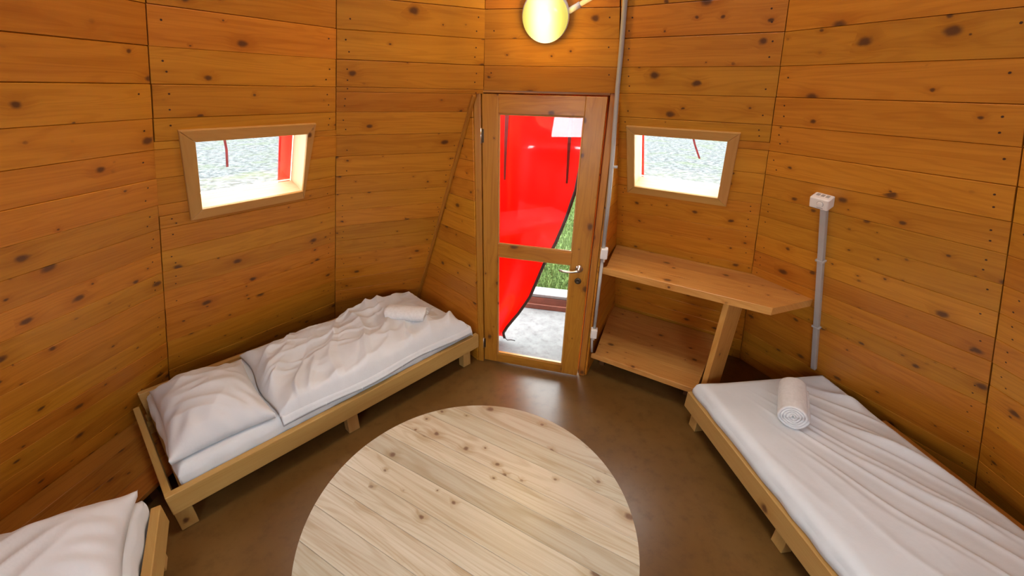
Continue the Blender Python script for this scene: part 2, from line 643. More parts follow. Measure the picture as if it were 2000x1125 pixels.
def rod_clip(i, P):
    """cut a polygon of the facets beside the door along the return's trim line"""
    f = FAC[i]
    if i == 1:
        a, b = f.uv(ROD_BOT), f.uv(ROD_TOP)
        e = b - a
        low = clip(P, f.uv(ep(2, 1.93)), (0, -1))
        hi = clip(P, f.uv(ep(2, 1.93)), (0, 1))
        res = []
        if low:
            q = clip(low, a, (-e.y, e.x))
            if q: res.append(q)
        if hi: res.append(hi)
        return res
    return [P]


def hole_split(P, H):
    """convex pieces of P outside the convex quad H = tl, tr, br, bl"""
    tl, tr, br, bl = [Vector(h) for h in H]
    out = []
    def half(P, a, b):       # outside = left of a->b
        e = b - a
        return clip(P, a, (-e.y, e.x)), clip(P, a, (e.y, -e.x))
    rest = P
    for a, b in ((tl, tr), (br, bl), (bl, tl), (tr, br)):
        if not rest: break
        o, rest = half(rest, a, b)
        if o and abs(area2(o)) > 1e-5: out.append(o)
    return out


def mid_hole(i, t):
    """window cut: between the casing's inner and outer outlines"""
    f = FAC[i]
    o = [f.uv(p) for p in WIN[i][0]]
    n = [f.uv(p) for p in WIN[i][1]]
    return [a + (b - a) * t for a, b in zip(o, n)]


for i in range(-1, 11):
    f = FAC[i]
    bm = bmesh.new()
    zb = 1.945 if i == 2 else 0.0
    P = facet_poly(i, zb, ZHOLE)
    pieces = rod_clip(i, P)
    if i in WIN: pieces = [q for p in pieces for q in hole_split(p, mid_hole(i, 0.95))]
    for p in pieces:
        b2 = slab(p, -0.05, 0.0, 0)
        me = bpy.data.meshes.new('tmp'); b2.to_mesh(me); b2.free(); bm.from_mesh(me); bpy.data.meshes.remove(me)
    me = bm_mesh(bm, 'wall')
    w = link('wall_' + SIDE[i], me, 'backing' if i in PLANKED else 'wall', None, f.M)
    tag(w, kind='structure')
    WALLS[i] = w
    if i not in PLANKED: continue
    screws = bmesh.new()
    for k in range(len(ROWS) - 1):
        z0, z1 = ROWS[k], ROWS[k + 1]
        if i == 2 and z1 < 1.96: continue
        if i == 2 and z0 < 1.96: z0 = 1.95
        P = facet_poly(i, z0, z1)
        for p in rod_clip(i, P):
            qs = hole_split(p, mid_hole(i, 0.85)) if i in WIN else [p]
            for q in qs:
                if abs(area2(q)) < 2e-4: continue
                g = random.choice((0.0009, 0.0013, 0.0017, 0.0022))
                q = inset_poly(q if area2(q) > 0 else q[::-1], g)
                c = sum((Vector(v) for v in q), Vector((0, 0))) / len(q)
                wd_ = max(v.x for v in q) - min(v.x for v in q)
                if wd_ > 0.2: q = [Vector((c.x + (v.x - c.x) * (1 - 0.0085 / wd_), v.y)) for v in q]
                dz = random.uniform(-0.0012, 0.0012)
                bm = slab([(v - c) for v in q], 0.0005, PT + dz, 0.0009)
                child('plank', bm_mesh(bm, 'plank'), 'wall', w, f.M @ Matrix.Translation((c.x, c.y, 0)))
                # dark screw heads near the board ends
                xs = [v.x for v in q]
                ys = sorted(v.y for v in q)
                if max(xs) - min(xs) > 0.25:
                    for sx in (min(xs) + 0.055, max(xs) - 0.055):
                        for ty in (0.3, 0.7):
                            if random.random() < 0.35: continue
                            cy = ys[0] + (ys[-1] - ys[0]) * (ty + random.uniform(-.06, .06))
                            cx = sx + random.uniform(-.01, .01)
                            vs = [screws.verts.new((cx + 0.0042 * math.cos(a), cy + 0.0042 * math.sin(a), PT + 0.0016)) for a in [j * math.pi / 3 for j in range(6)]]
                            screws.faces.new(vs)
    s = child('screw_heads', bm_mesh(screws, 'screw_heads'), 'screw', w, f.M)
    s['kind'] = 'stuff'

# ------------------------------------------------------------------ floor, ledge and ground outside
bm = bmesh.new()
vs = [ep(i, 0) for i in range(-1, 11)]
c = sum(vs, Vector()) / 12
grow = lambda v: v + (v - c).normalized() * 0.03
out = [grow(ep(i, 0)) for i in (-1, 0, 1)] + [ROD_BOT.copy(), dpt(-0.045, 0, 0.06), dpt(DW + 0.055, 0, 0.06), ep(3, 0)] + [grow(ep(i, 0)) for i in range(4, 11)]
top = [bm.verts.new((v.x, v.y, 0)) for v in out]
bot = [bm.verts.new((v.x, v.y, -0.15)) for v in out]
bm.faces.new(top[::-1]); bm.faces.new(bot)
for k in range(len(out)):
    bm.faces.new((top[k - 1], top[k], bot[k], bot[k - 1]))
tag(link('floor', bm_mesh(bm, 'floor'), 'floor'), kind='structure')

# wooden ledge boards along the foot of the left wall
def ledge(i, z, depth, nb, name='trim_1'):
    f = FAC[i]
    A, B = ep(i, z), ep(i + 1, z)
    x = (B - A).normalized()
    inn = Vector((-x.y, x.x, 0))
    if inn.dot(c - A) < 0: inn = -inn
    L = (B - A).length
    w = depth / nb
    root = empty(name, frame(A, x, z=(0, 0, 1)), kind='structure')
    sgn = 1 if frame(A, x, z=(0, 0, 1)).to_3x3().col[1].dot(inn) > 0 else -1
    for k in range(nb):
        y0, y1 = 0.02 + k * w, 0.02 + (k + 1) * w - 0.002
        t = 0.268
        P = [(y0 * t, sgn * y0), (L - y0 * t, sgn * y0), (L - y1 * t, sgn * y1), (y1 * t, sgn * y1)]
        cc = Vector((L / 2, sgn * (y0 + y1) / 2))
        bm = slab([Vector(p) - cc for p in P], -0.022, 0.0, 0.002)
        child('plank', bm_mesh(bm, 'plank'), 'ledge', root, frame(A, x, z=(0, 0, 1)) @ Matrix.Translation((cc.x, cc.y, 0)))
    for s in (0.2, 0.5, 0.8):
        m0 = A + x * L * s + inn * depth * 0.55
        child('bearer', box_mesh('bearer', depth * 0.8, 0.04, z - 0.022, 0), 'backing', root, frame((m0.x, m0.y, (z - 0.022) / 2), inn, z=(0, 0, 1)))
    return root


ledge(-1, 0.11, 0.52, 4, 'trim_1')

# outside: porch slab, kerb, gravel ground and grass
bm = bmesh.new()
add_box(bm, -30, 30, -30, 30, -0.4, -0.16)
tag(link('ground', bm_mesh(bm, 'ground'), 'ground'), kind='structure')
PM = frame(dpt(DW / 2, 0, 0), DT, y=DN)
bm = bmesh.new()
add_box(bm, -0.95, 0.95, 0.05, 0.96, -0.15, -0.004)
tag(link('porch_slab', bm_mesh(bm, 'porch_slab'), 'porch', None, PM), kind='structure')
kerb = empty('porch_kerb', PM @ Matrix.Translation((0, 1.0, -0.15)), 'low porch kerb of red-brown board capped with pale stone beyond the door', 'kerb')
child('kerb_board', box_mesh('kerb_board', 1.9, 0.03, 0.27, 0.004), 'kerb_board', kerb, PM @ Matrix.Translation((0, 0.98, -0.02)))
child('kerb_board', box_mesh('kerb_board', 1.9, 0.02, 0.05, 0.004), 'kerb_board', kerb, PM @ Matrix.Translation((0, 0.955, 0.022)))
child('capstone', box_mesh('capstone', 1.9, 0.17, 0.035, 0.008), 'kerb_stone', kerb, PM @ Matrix.Translation((0, 1.05, 0.135)))
child('footing', box_mesh('footing', 1.9, 0.13, 0.27, 0.0), 'tar', kerb, PM @ Matrix.Translation((0, 1.06, -0.02)))

# grass field beyond the kerb: soil sheet and blades as one uncountable thing
bm = bmesh.new()
rg = random.Random(3)
add_box(bm, -1.2, 2.0, 1.15, 8.0, -0.2, 0.02)
for k in range(26000):
    x = rg.uniform(-0.5, 1.6)
    y = 1.15 + (rg.random() ** 1.6) * 5.0
    h = rg.uniform(0.03, 0.085)
    a = rg.uniform(0, 6.28)
    w = rg.uniform(0.003, 0.006) * (1 + y * 0.15)
    dx, dy = math.cos(a) * w, math.sin(a) * w
    lx, ly = rg.uniform(-.03, .03), rg.uniform(-.03, .03)
    bm.faces.new((bm.verts.new((x - dx, y - dy, 0.015)), bm.verts.new((x + dx, y + dy, 0.015)), bm.verts.new((x + lx, y + ly, 0.02 + h))))
g = link('grass', bm_mesh(bm, 'grass'), 'grass', None, PM)
tag(g, 'short green lawn beyond the porch kerb outside the door', 'grass', kind='stuff')

# ------------------------------------------------------------------ returns beside the door
def return_panel(name, J, top, bot, sgn):
    """boarded triangle between the vertical jamb line and the sloping wall"""
    Jt = Vector((J.x, J.y, top.z))
    x = (Vector((bot.x, bot.y, 0)) - Vector((J.x, J.y, 0)))
    L = x.length
    if sgn < 0: Mx = frame((J.x, J.y, 0), -x, y=(0, 0, 1))
    else: Mx = frame((J.x, J.y, 0), x, y=(0, 0, 1))
    loc = lambda P: Vector(((Mx.inverted() @ P).x, (Mx.inverted() @ P).y))
    tri = [loc(Vector((J.x, J.y, 0))), loc(bot), loc(top), loc(Jt)]
    tri = clean(tri)
    root = link(name, bm_mesh(slab(tri, -0.05, -0.001, 0), name), 'backing', None, Mx)
    tag(root, kind='structure')
    h = 0.0
    k = 0
    while h < top.z:
        hh = 0.128
        q = clip(clip(tri, (0, h), (0, 1)), (0, h + hh), (0, -1))
        h += hh
        if not q or abs(area2(q)) < 3e-4: continue
        q = inset_poly(q if area2(q) > 0 else q[::-1], 0.0009)
        cc = sum((Vector(v) for v in q), Vector((0, 0))) / len(q)
        child('plank', bm_mesh(slab([v - cc for v in q], 0, 0.014, 0.0015), 'plank'), 'wall', root, Mx @ Matrix.Translation((cc.x, cc.y, 0)))
    return root


JL = dpt(-0.045, 0, 0.0)
JR = dpt(DW + 0.055, 0, 0.0)
return_panel('wall_return_left', JL, ROD_TOP, ROD_BOT, -1)
return_panel('wall_return_right', JR, RROD_TOP, RROD_BOT, 1)
for nm, a, b, i in (('trim_2', ROD_TOP, ROD_BOT, 1),):
    rn = Vector((0, 0, 1)).cross(Vector((JL.x - ROD_BOT.x, JL.y - ROD_BOT.y, 0))).normalized()
    if rn.dot(Vector((0, 0, 1)) * 0 + Vector((-a.x, -a.y, 0))) < 0: rn = -rn
    off = FAC[i].z * (PT + 0.010) + rn * 0.022
    x = b - a
    o = link(nm, box_mesh(nm, x.length, 0.022, 0.022, 0.005), 'door', None, frame((a + b) / 2 + off, x, z=FAC[i].z))
    tag(o, kind='structure')

# ------------------------------------------------------------------ windows
PW = {}
for i, nm in ((0, 'window_1'), (3, 'window_2'), (7, 'window_3'), (9, 'window_4')):
    f = FAC[i]
    O = [f.uv(p) for p in WIN[i][0]]
    I = [f.uv(p) for p in WIN[i][1]]
    cc = sum(I, Vector((0, 0))) / 4
    root = empty(nm, f.M @ Matrix.Translation((cc.x, cc.y, 0)), kind='structure')
    for k in range(4):
        j = (k + 1) % 4
        P = [O[k], O[j], I[j], I[k]]
        m = (O[k] + O[j]) / 2
        e = (O[j] - O[k]).normalized()
        ang = math.atan2(e.y, e.x)
        Mr = f.M @ Matrix.Translation((m.x, m.y, 0)) @ Matrix.Rotation(ang, 4, 'Z')
        rotm = Matrix.Rotation(-ang, 2)
        Q = inset_poly((lambda q: q if area2(q) > 0 else q[::-1])([rotm @ (p - m) for p in P]), 0.0006)
        child('casing', bm_mesh(slab(Q, PT - 0.002, PT + 0.011, 0.002), 'casing'), 'trim', root, Mr)
        # lining board of the reveal, from the casing out to the pane
        a, b = I[k], I[j]
        e2 = (b - a)
        mid = (a + b) / 2
        nrm = Vector((-e2.y, e2.x)).normalized()       # outwards for tl,tr,br,bl order
        Ml = f.M @ frame((mid.x + nrm.x * 0.006, mid.y + nrm.y * 0.006, -0.042), (e2.x, e2.y, 0), z=(nrm.x, nrm.y, 0))
        child('lining', box_mesh('lining', e2.length + 0.024, 0.12, 0.012, 0.001), 'reveal', root, Ml)
    w = max((I[1] - I[0]).length, (I[2] - I[3]).length)
    h = ((I[0] + I[1]) / 2 - (I[2] + I[3]) / 2).length
    bm = slab([p - cc for p in I][::-1], -0.004, 0.004, 0)
    child('pane', bm_mesh(bm, 'pane'), 'glass', root, f.M @ Matrix.Translation((cc.x, cc.y, -0.088)))
    PW[i] = (O, I, cc)

# red tent cover outside the windows: a fabric sheet with an opening, and a tie strap hanging in it
def cover(i, x0, x1, y0, y1, strap, name_label, strap_label):
    f = FAC[i]
    O, I, cc = PW[i]
    Mo = f.M @ Matrix.Translation((cc.x, cc.y, -0.15))
    root = empty('tent_cover', Mo, name_label, 'tent cover', 'red tent cover outside the windows')
    X0, X1, Y0, Y1 = -0.62, 0.62, -0.55, 0.55
    for (a, b, c_, d) in ((X0, X1, y1, Y1), (X0, X1, Y0, y0), (X0, x0, y0, y1), (x1, X1, y0, y1)):
        bm = bmesh.new()
        add_box(bm, a, b, c_, d, -0.0015, 0.0015)
        child('fabric_panel', bm_mesh(bm, 'fabric_panel'), 'red', root, Mo)
    for (a, b, c_, d) in ((x0 - 0.004, x0 + 0.002, y0, y1), (x1 - 0.002, x1 + 0.004, y0, y1), (x0, x1, y0 - 0.003, y0 + 0.003)):
        bm = bmesh.new()
        add_box(bm, a, b, c_, d, -0.003, 0.003)
        child('hem', bm_mesh(bm, 'hem'), 'red', root, Mo)
    pts = strap
    bm = bmesh.new()
    L = [bm.verts.new((p[0] - 0.006, p[1], 0.004 + 0.002 * k)) for k, p in enumerate(pts)]
    Rr = [bm.verts.new((p[0] + 0.006, p[1], 0.004 + 0.002 * k)) for k, p in enumerate(pts)]
    for k in range(len(pts) - 1): bm.faces.new((L[k], Rr[k], Rr[k + 1], L[k + 1]))
    bmesh.ops.solidify(bm, geom=list(bm.faces), thickness=0.002)
    child('tie_strap', bm_mesh(bm, 'tie_strap'), 'strap', root, Mo)
    return root


cover(0, -0.50, 0.213, -0.236, 0.34, [(-0.075, 0.345), (-0.072, 0.22), (-0.066, 0.10), (-0.058, 0.02), (-0.06, -0.078)],
      'red tent cover with a cut-out and hanging strap outside the left window', '')
cover(3, -0.253, 0.50, -0.30, 0.34, [(0.0, 0.345), (0.02, 0.15), (0.055, 0.04), (0.089, -0.045)],
      'red tent cover with a narrow hem outside the window above the shelf', '')

# ------------------------------------------------------------------ door: frame, glazed leaf (slightly ajar), handle
FM = frame(dpt(DW / 2, 0, 0), DT, y=(0, 0, 1))      # X along door, Y up, Z to the room
fr = empty('door_frame', frame(dpt(DW / 2, 0), DT, z=(0, 0, 1)), kind='structure')
fr.name = 'trim_4'
WORLD['trim_4'] = frame(dpt(DW / 2, 0), DT, z=(0, 0, 1))
def fpart(name, parent, mat, x0, x1, y0, y1, z0, z1, Mx, ch=0.003):
    """board in door coordinates: x along, y up, z into the room; grain along the longest side"""
    lx, ly, lz = x1 - x0, y1 - y0, z1 - z0
    ctr = Mx @ Vector(((x0 + x1) / 2, (y0 + y1) / 2, (z0 + z1) / 2))
    X, Y, Z = [Mx.to_3x3().col[k].copy() for k in range(3)]
    if ly >= lx:
        return child(name, box_mesh(name, ly, lx, lz, ch), mat, parent, frame(ctr, Y, z=Z))
    return child(name, box_mesh(name, lx, ly, lz, ch), mat, parent, frame(ctr, X, z=Z))


fpart('jamb', fr, 'door', -DW / 2 - 0.045, -DW / 2 - 0.003, 0.0, DH + 0.035, -0.10, 0.012, FM)
fpart('jamb', fr, 'door', DW / 2 + 0.012, DW / 2 + 0.052, 0.0, DH + 0.02, -0.10, 0.012, FM)
fpart('head_jamb', fr, 'door', -DW / 2 - 0.003, DW / 2 + 0.012, DH + 0.006, DH + 0.036, -0.10, 0.006, FM)
fpart('header', fr, 'door', -DW / 2 - 0.045, DW / 2 + 0.052, DH + 0.036, DH + 0.16, -0.12, -0.09, FM)
fpart('door_stop', fr, 'door', -DW / 2 - 0.003, -DW / 2 + 0.012, 0.0, DH, -0.10, -0.048, FM, 0.002)
fpart('door_stop', fr, 'door', DW / 2 - 0.003, DW / 2 + 0.012, 0.0, DH, -0.10, -0.048, FM, 0.002)
fpart('door_stop', fr, 'door', -DW / 2 - 0.003, DW / 2 + 0.012, DH - 0.03, DH + 0.006, -0.10, -0.05, FM, 0.002)
fpart('threshold', fr, 'door', -DW / 2 - 0.003, DW / 2 + 0.012, 0.0, 0.012, -0.10, -0.045, FM, 0.003)

AJAR = R(3.2)
HG = dpt(0, 0, 0.0)
LX = (Matrix.Rotation(-AJAR, 3, 'Z') @ DT)
LM = frame(HG, LX, y=(0, 0, 1))
leaf = empty('door_1', frame(HG, LX, z=(0, 0, 1)), kind='structure')
SW, RWd = 0.105, 0.118
T0, T1 = -0.042, 0.0
fpart('stile', leaf, 'door', 0.002, SW, 0.012, DH, T0, T1, LM)
fpart('stile', leaf, 'door', DW - RWd, DW, 0.012, DH, T0, T1, LM)
fpart('top_rail', leaf, 'door', SW, DW - RWd, DH - 0.105, DH, T0, T1, LM)
fpart('middle_rail', leaf, 'door', SW, DW - RWd, 0.905, 0.992, T0, T1, LM)
fpart('bottom_rail', leaf, 'door', SW, DW - RWd, 0.012, 0.088, T0, T1, LM)
for y0, y1 in ((0.088, 0.905), (0.992, DH - 0.105)):
    o = fpart('pane', leaf, 'glass', SW - 0.003, DW - RWd + 0.003, y0 - 0.003, y1 + 0.003, -0.024, -0.018, LM, 0)
    for (a, b, c_, d) in ((SW, SW + 0.009, y0, y1), (DW - RWd - 0.009, DW - RWd, y0, y1), (SW + 0.009, DW - RWd - 0.009, y0, y0 + 0.009), (SW + 0.009, DW - RWd - 0.009, y1 - 0.009, y1)):
        fpart('glazing_bead', leaf, 'trim', a, b, c_, d, -0.018, -0.008, LM, 0.001)
# lever handle on a rose, keyhole plate, hinges
hx, hy = DW - 0.062, 0.885
ho = child('handle', lathe_mesh('rose', [(0, 0.0), (0.024, 0.0), (0.026, 0.003), (0.024, 0.008), (0.010, 0.010), (0.010, 0.045), (0, 0.045)], 24), 'steel', leaf, LM @ Matrix.Translation((hx, hy, 0)))
lev = [(hx, hy, 0.044), (hx - 0.01, hy - 0.001, 0.05), (hx - 0.03, hy - 0.006, 0.052), (hx - 0.065, hy - 0.012, 0.052), (hx - 0.10, hy - 0.012, 0.050), (hx - 0.125, hy - 0.008, 0.047)]
child('lever', tube_mesh('lever', lev, 0.008, 10, radii=[0.0095, 0.0095, 0.0085, 0.008, 0.008, 0.007]), 'steel', ho, LM)
child('keyhole_plate', lathe_mesh('keyhole_plate', [(0, 0), (0.022, 0), (0.023, 0.002), (0.019, 0.006), (0.008, 0.007), (0.007, 0.004), (0, 0.004)], 24), 'dark_metal', leaf, LM @ Matrix.Translation((hx, hy - 0.09, 0)))
for hy2 in (1.69, 0.17):
    bm = bmesh.new()
    add_box(bm, -0.004, 0.004, -0.05, 0.05, 0.0, 0.006)
    h = child('hinge', tube_mesh('hinge', [(-0.004, hy2 - 0.045, 0.006), (-0.004, hy2 + 0.045, 0.006)], 0.006, 10), 'steel', leaf, LM)
    child('hinge_leaf', box_mesh('hinge_leaf', 0.016, 0.08, 0.003, 0.0005), 'dark_metal', h, LM @ Matrix.Translation((0.005, hy2, 0.0015)))

# ------------------------------------------------------------------ red door flap outside
def flap():
    OFF = 0.30
    FMx = frame(dpt(0, 0, OFF), DT, y=(0, 0, 1))
    # right border (s along the door, z)
    bord = [(0.64, 2.05), (0.622, 1.80), (0.615, 1.60), (0.588, 1.334), (0.535, 1.12), (0.473, 0.929), (0.405, 0.778), (0.345, 0.60), (0.299, 0.457), (0.21, 0.29), (0.114, 0.142), (0.08, 0.076), (0.095, 0.02)]
    def bx(z):
        for (a, za), (b, zb) in zip(bord[:-1], bord[1:]):
            if zb <= z <= za: return a + (b - a) * (za - z) / (za - zb)
        return bord[-1][0]
    NU, NV = 48, 110
    def depth(x, z):
        xr = bx(z)
        t = (x + 0.18) / (xr + 0.18)
        low = 1 - (z - 0.03) / 1.99
        w = 0.02 * math.sin(7 * x + 2.2 * z) * low + 0.03 * math.sin(3.0 * t * math.pi) * (0.35 + low * 0.5)
        # bulge added near the top, tilted so its gloss mirrors the sky as glare
        g = math.exp(-((x - 0.43) / 0.16) ** 2) * (0.85 + 0.15 * math.sin(28 * x))
        w += g * (0.05 * smoothstep(1.66, 1.84, z) - 0.015 * math.exp(-((z - 1.62) / 0.09) ** 2))
        w += 0.10 * max(0, z - 1.6)
        return w
    bm = bmesh.new()
    G = []
    for j in range(NV + 1):
        z = 2.02 - (2.02 - 0.03) * j / NV
        xr = bx(z)
        G.append([])
        for k in range(NU + 1):
            x = -0.18 + (xr + 0.18) * k / NU
            G[-1].append(bm.verts.new((x, z, -depth(x, z))))
    for j in range(NV):
        for k in range(NU):
            bm.faces.new((G[j][k], G[j + 1][k], G[j + 1][k + 1], G[j][k + 1]))
    edge = [G[j][NU].co.copy() for j in range(NV + 1)]
    surf = lambda x, z: -depth(x, z) - 0.04
    me = bm_mesh(bm, 'flap', True)
    root = link('door_flap', me, 'red', None, FMx)
    md = root.modifiers.new('thick', 'SOLIDIFY')
    md.thickness = 0.002
    tag(root, 'glossy red tarpaulin flap with dark binding hanging outside the glazed door', 'tarpaulin')
    child('binding', tube_mesh('binding', edge, 0.012, 8), 'rubber', root, FMx)
    for x0, x1 in ((0.09, 0.083), (0.512, 0.521)):
        bm = bmesh.new()
        L, Rr = [], []
        for k in range(13):
            t = k / 12
            z = 1.90 - 0.53 * t
            xx = x0 + (x1 - x0) * t
            hw = 0.016 - 0.009 * t
            L.append(bm.verts.new((xx - hw, z, surf(xx, z) + 0.05)))
            Rr.append(bm.verts.new((xx + hw, z, surf(xx, z) + 0.05)))
        for k in range(12): bm.faces.new((L[k], Rr[k], Rr[k + 1], L[k + 1]))
        bmesh.ops.solidify(bm, geom=list(bm.faces), thickness=0.003)
        child('tie_strap', bm_mesh(bm, 'tie_strap'), 'strap', root, FMx)
    # cord end trailing at the bottom corner
    child('cord', tube_mesh('cord', [(0.09, 0.03, -0.02), (0.12, 0.02, 0.0), (0.155, 0.035, 0.01), (0.19, 0.03, 0.01)], 0.004, 8), 'rubber', root, FMx)


flap()

# ------------------------------------------------------------------ ceiling lamp and its conduits on the door wall
f2 = FAC[2]
lc = f2.uv((0.147, 2.455, 2.290))
LMx = f2.M @ Matrix.Translation((lc.x, lc.y + 0.012, PT))
lamp = empty('wall_lamp', LMx, 'lit round bulkhead lamp with a yellowish glass dome above the door', 'lamp')
child('base', lathe_mesh('base', [(0, 0), (0.112, 0), (0.117, 0.006), (0.117, 0.03), (0.110, 0.036), (0, 0.036)], 56), 'plastic', lamp, LMx)
gm, gnt, gbs, gout = newmat('glowing_opal_glass')
gn = N(gnt)
gtc = gn.node('ShaderNodeTexCoord')
gsp = gn.node('ShaderNodeSeparateXYZ')
gnt.links.new(gtc.outputs['Object'], gsp.inputs[0])
gbs.inputs['Base Color'].default_value = (0.25, 0.22, 0.08, 1)
gbs.inputs['Roughness'].default_value = 0.2
band = gn.math('ABSOLUTE', gn.math('SUBTRACT', gsp.outputs[0], -0.005))
gnt.links.new(gn.mix(gn.ramp(band, 0.015, 0.10), (1.0, 0.96, 0.60, 1), (0.95, 0.86, 0.16, 1)), gbs.inputs['Emission Color'])
gn.put(gbs.inputs['Emission Strength'], gn.ramp(band, 0.0, 0.11, 1.7, 0.85))
MT['glow'] = gm
child('glass_dome', lathe_mesh('glass_dome', [(0.1125, 0.030), (0.111, 0.05), (0.098, 0.066), (0.075, 0.078), (0.045, 0.086), (0.015, 0.089), (0, 0.0895)], 56), 'glow', lamp, LMx)
for typ, en, off in (('POINT', 4.2, 0.16), ('AREA', 11.0, 0.10)):
    pl = bpy.data.lights.new('lamp_bulb', typ)
    pl.energy = en
    pl.color = (1.0, 0.62, 0.14)
    if typ == 'POINT': pl.shadow_soft_size = 0.06
    else:
        pl.shape = 'DISK'
        pl.size = 0.18
    po = bpy.data.objects.new('lamp_bulb', pl)
    COL.objects.link(po)
    po.parent = lamp
    po.matrix_basis = Matrix.Translation((0, 0, off)) @ (Matrix.Rotation(math.pi, 4, 'X') if typ == 'AREA' else Matrix.Identity(4))

# conduit: short arm from the lamp up to the right, with a sleeve
def conduit_local(P): return f2.M @ Vector(P)
a0 = LMx @ Vector((0.112, 0.02, 0.02))
a1 = LMx @ Vector((0.165, 0.048, 0.02))
a2 = LMx @ Vector((0.335, 0.132, 0.022))
arm = empty('lamp_conduit', a0, 'short cream conduit rising to the right from the round lamp', 'conduit')
child('sleeve', tube_mesh('sleeve', [a0, a1], 0.0135, 14), 'plastic', arm, Matrix.Identity(4))
child('pipe', tube_mesh('pipe', [a1, a2], 0.0105, 14), 'plastic', arm, Matrix.Identity(4))

# long conduit down the right door jamb
px = DW + 0.052 + 0.022
PIPE_TOP = [Vector(q) for q in ((0.45, 2.18, 2.58), (0.483, 2.262, 2.406), (0.5218, 2.382, 2.158), (0.546, 2.470, 1.975), (0.5685, 2.492, 1.627))]
P = PIPE_TOP + [ dpt(px - 0.002, 1.4, -0.022), dpt(px + 0.004, 1.04, -0.018)]
dc = empty('door_conduit', dpt(px, 0.0, -0.01), 'long grey conduit with two switch boxes running down the right door jamb', 'conduit')
child('pipe', tube_mesh('pipe', P, 0.0125, 14), 'grey_plastic', dc, Matrix.Identity(4))
child('pipe', tube_mesh('pipe', [dpt(px + 0.006, 0.97, -0.018), dpt(px + 0.012, 0.43, -0.018)], 0.0105, 12), 'grey_plastic', dc, Matrix.Identity(4))
child('pipe', tube_mesh('pipe', [dpt(px + 0.002, 0.36, -0.018), dpt(px + 0.014, 0.23, -0.018)], 0.0085, 12), 'grey_plastic', dc, Matrix.Identity(4))
DBM = frame(dpt(px, 0, 0), DT, y=(0, 0, 1))
for (bx_, by_, w_, h_) in ((0.012, 1.005, 0.046, 0.072), (0.012, 0.395, 0.046, 0.072)):
    sb = child('junction_box', box_mesh('junction_box', w_, h_, 0.05, 0.006), 'plastic', dc, DBM @ Matrix.Translation((bx_, by_, 0.02)))
    child('gland', tube_mesh('gland', [(bx_, by_ - 0.037, 0.015), (bx_, by_ - 0.062, 0.015)], 0.012, 10), 'plastic', sb, DBM)
for by_ in (1.55,):
    child('clip', box_mesh('clip', 0.03, 0.012, 0.03, 0.002), 'grey_plastic', dc, DBM @ Matrix.Translation((0.012, by_, 0.012)))

# ------------------------------------------------------------------ wall switch box and trunking on the right
f4 = FAC[4]
sb = f4.uv((1.4988, 1.9637, 1.5208))
SM = f4.M @ Matrix.Translation((sb.x, sb.y, PT)) @ Matrix.Rotation(R(-3), 4, 'Z') @ Matrix.Scale(0.64, 4)
st = empty('wall_heater_switch', SM, 'white wall control box with a rounded dial above the grey trunking', 'switch')
bm = bmesh.new()
add_box(bm, -0.068, 0.068, -0.046, 0.046, 0.0, 0.075)
bmesh.ops.bevel(bm, geom=list(bm.edges), offset=0.009, segments=3, affect='EDGES', profile=0.5)
body = child('housing', bm_mesh(bm, 'housing'), 'plastic', st, SM)
child('dial', lathe_mesh('dial', [(0.0, 0.076), (0.021, 0.076), (0.0215, 0.079), (0.019, 0.081), (0, 0.081)], 28), 'plastic', body, SM @ Matrix.Translation((0.012, 0.003, 0)))
child('print_line', box_mesh('print_line', 0.045, 0.004, 0.002, 0), 'slot', body, SM @ Matrix.Translation((0.012, -0.03, 0.0755)))
ring = [(0.012 + 0.0235 * math.cos(a), 0.003 + 0.0235 * math.sin(a), 0.0755) for a in [R(q) for q in range(-45, 226, 15)]]
child('dial_outline', tube_mesh('dial_outline', ring, 0.0012, 6), 'slot', body, SM)
for k in range(3):
    child('vent_slot', box_mesh('vent_slot', 0.024, 0.002, 0.026, 0), 'slot', body, SM @ Matrix.Translation((-0.034 + k * 0.034, 0.0462, 0.03)))
tb = f4.uv((1.9916, 2.1900, 0.374))
top_ = Vector((sb.x + 0.006, sb.y - 0.034))
TD = (tb - top_)
TMx = f4.M @ frame((top_.x + TD.x / 2, top_.y + TD.y / 2, PT + 0.011), (TD.x, TD.y, 0), z=(0, 0, 1))
tk = empty('cable_trunking', f4.M @ Matrix.Translation((tb.x, tb.y, PT)), 'straight grey trunking from the control box down to the right bed', 'trunking')
child('channel', box_mesh('channel', TD.length, 0.029, 0.022, 0.003), 'grey_plastic', tk, TMx)
for s in (0.27, 0.68):
    child('clip', box_mesh('clip', 0.012, 0.046, 0.026, 0.003), 'grey_plastic', tk, TMx @ Matrix.Translation((-TD.length / 2 + TD.length * s, 0, 0.001)))
child('cable', tube_mesh('cable', [(top_.x, top_.y + 0.012, PT + 0.02), (top_.x, top_.y - 0.01, PT + 0.014)], 0.006, 8), 'rubber', tk, f4.M)

# ------------------------------------------------------------------ shelf unit right of the door
def wallpt(i, z, t, w=PT + 0.003):
    A, B = ep(i, z), ep(i + 1, z)
    return A + (B - A) * t + Vector((FAC[i].z.x, FAC[i].z.y, 0)) * w * 1.15


sh = empty('corner_shelf', (1.0, 2.45, 0.0), 'two-tier pine corner shelf with an upright built in right of the door', 'shelf')
ZS = 0.90
fl_, fr_ = Vector((0.570, 2.528)), Vector((1.437, 1.989))
XS = (fr_ - fl_).normalized()
YS = Vector((-XS.y, XS.x))
if YS.y < 0: YS = -YS
rt_ = Vector((1.735, 2.108))
k4 = ep(4, ZS)
pk4 = Vector((k4.x, k4.y)) + Vector((FAC[3].z.x + FAC[4].z.x, FAC[3].z.y + FAC[4].z.y)) * PT * 0.75
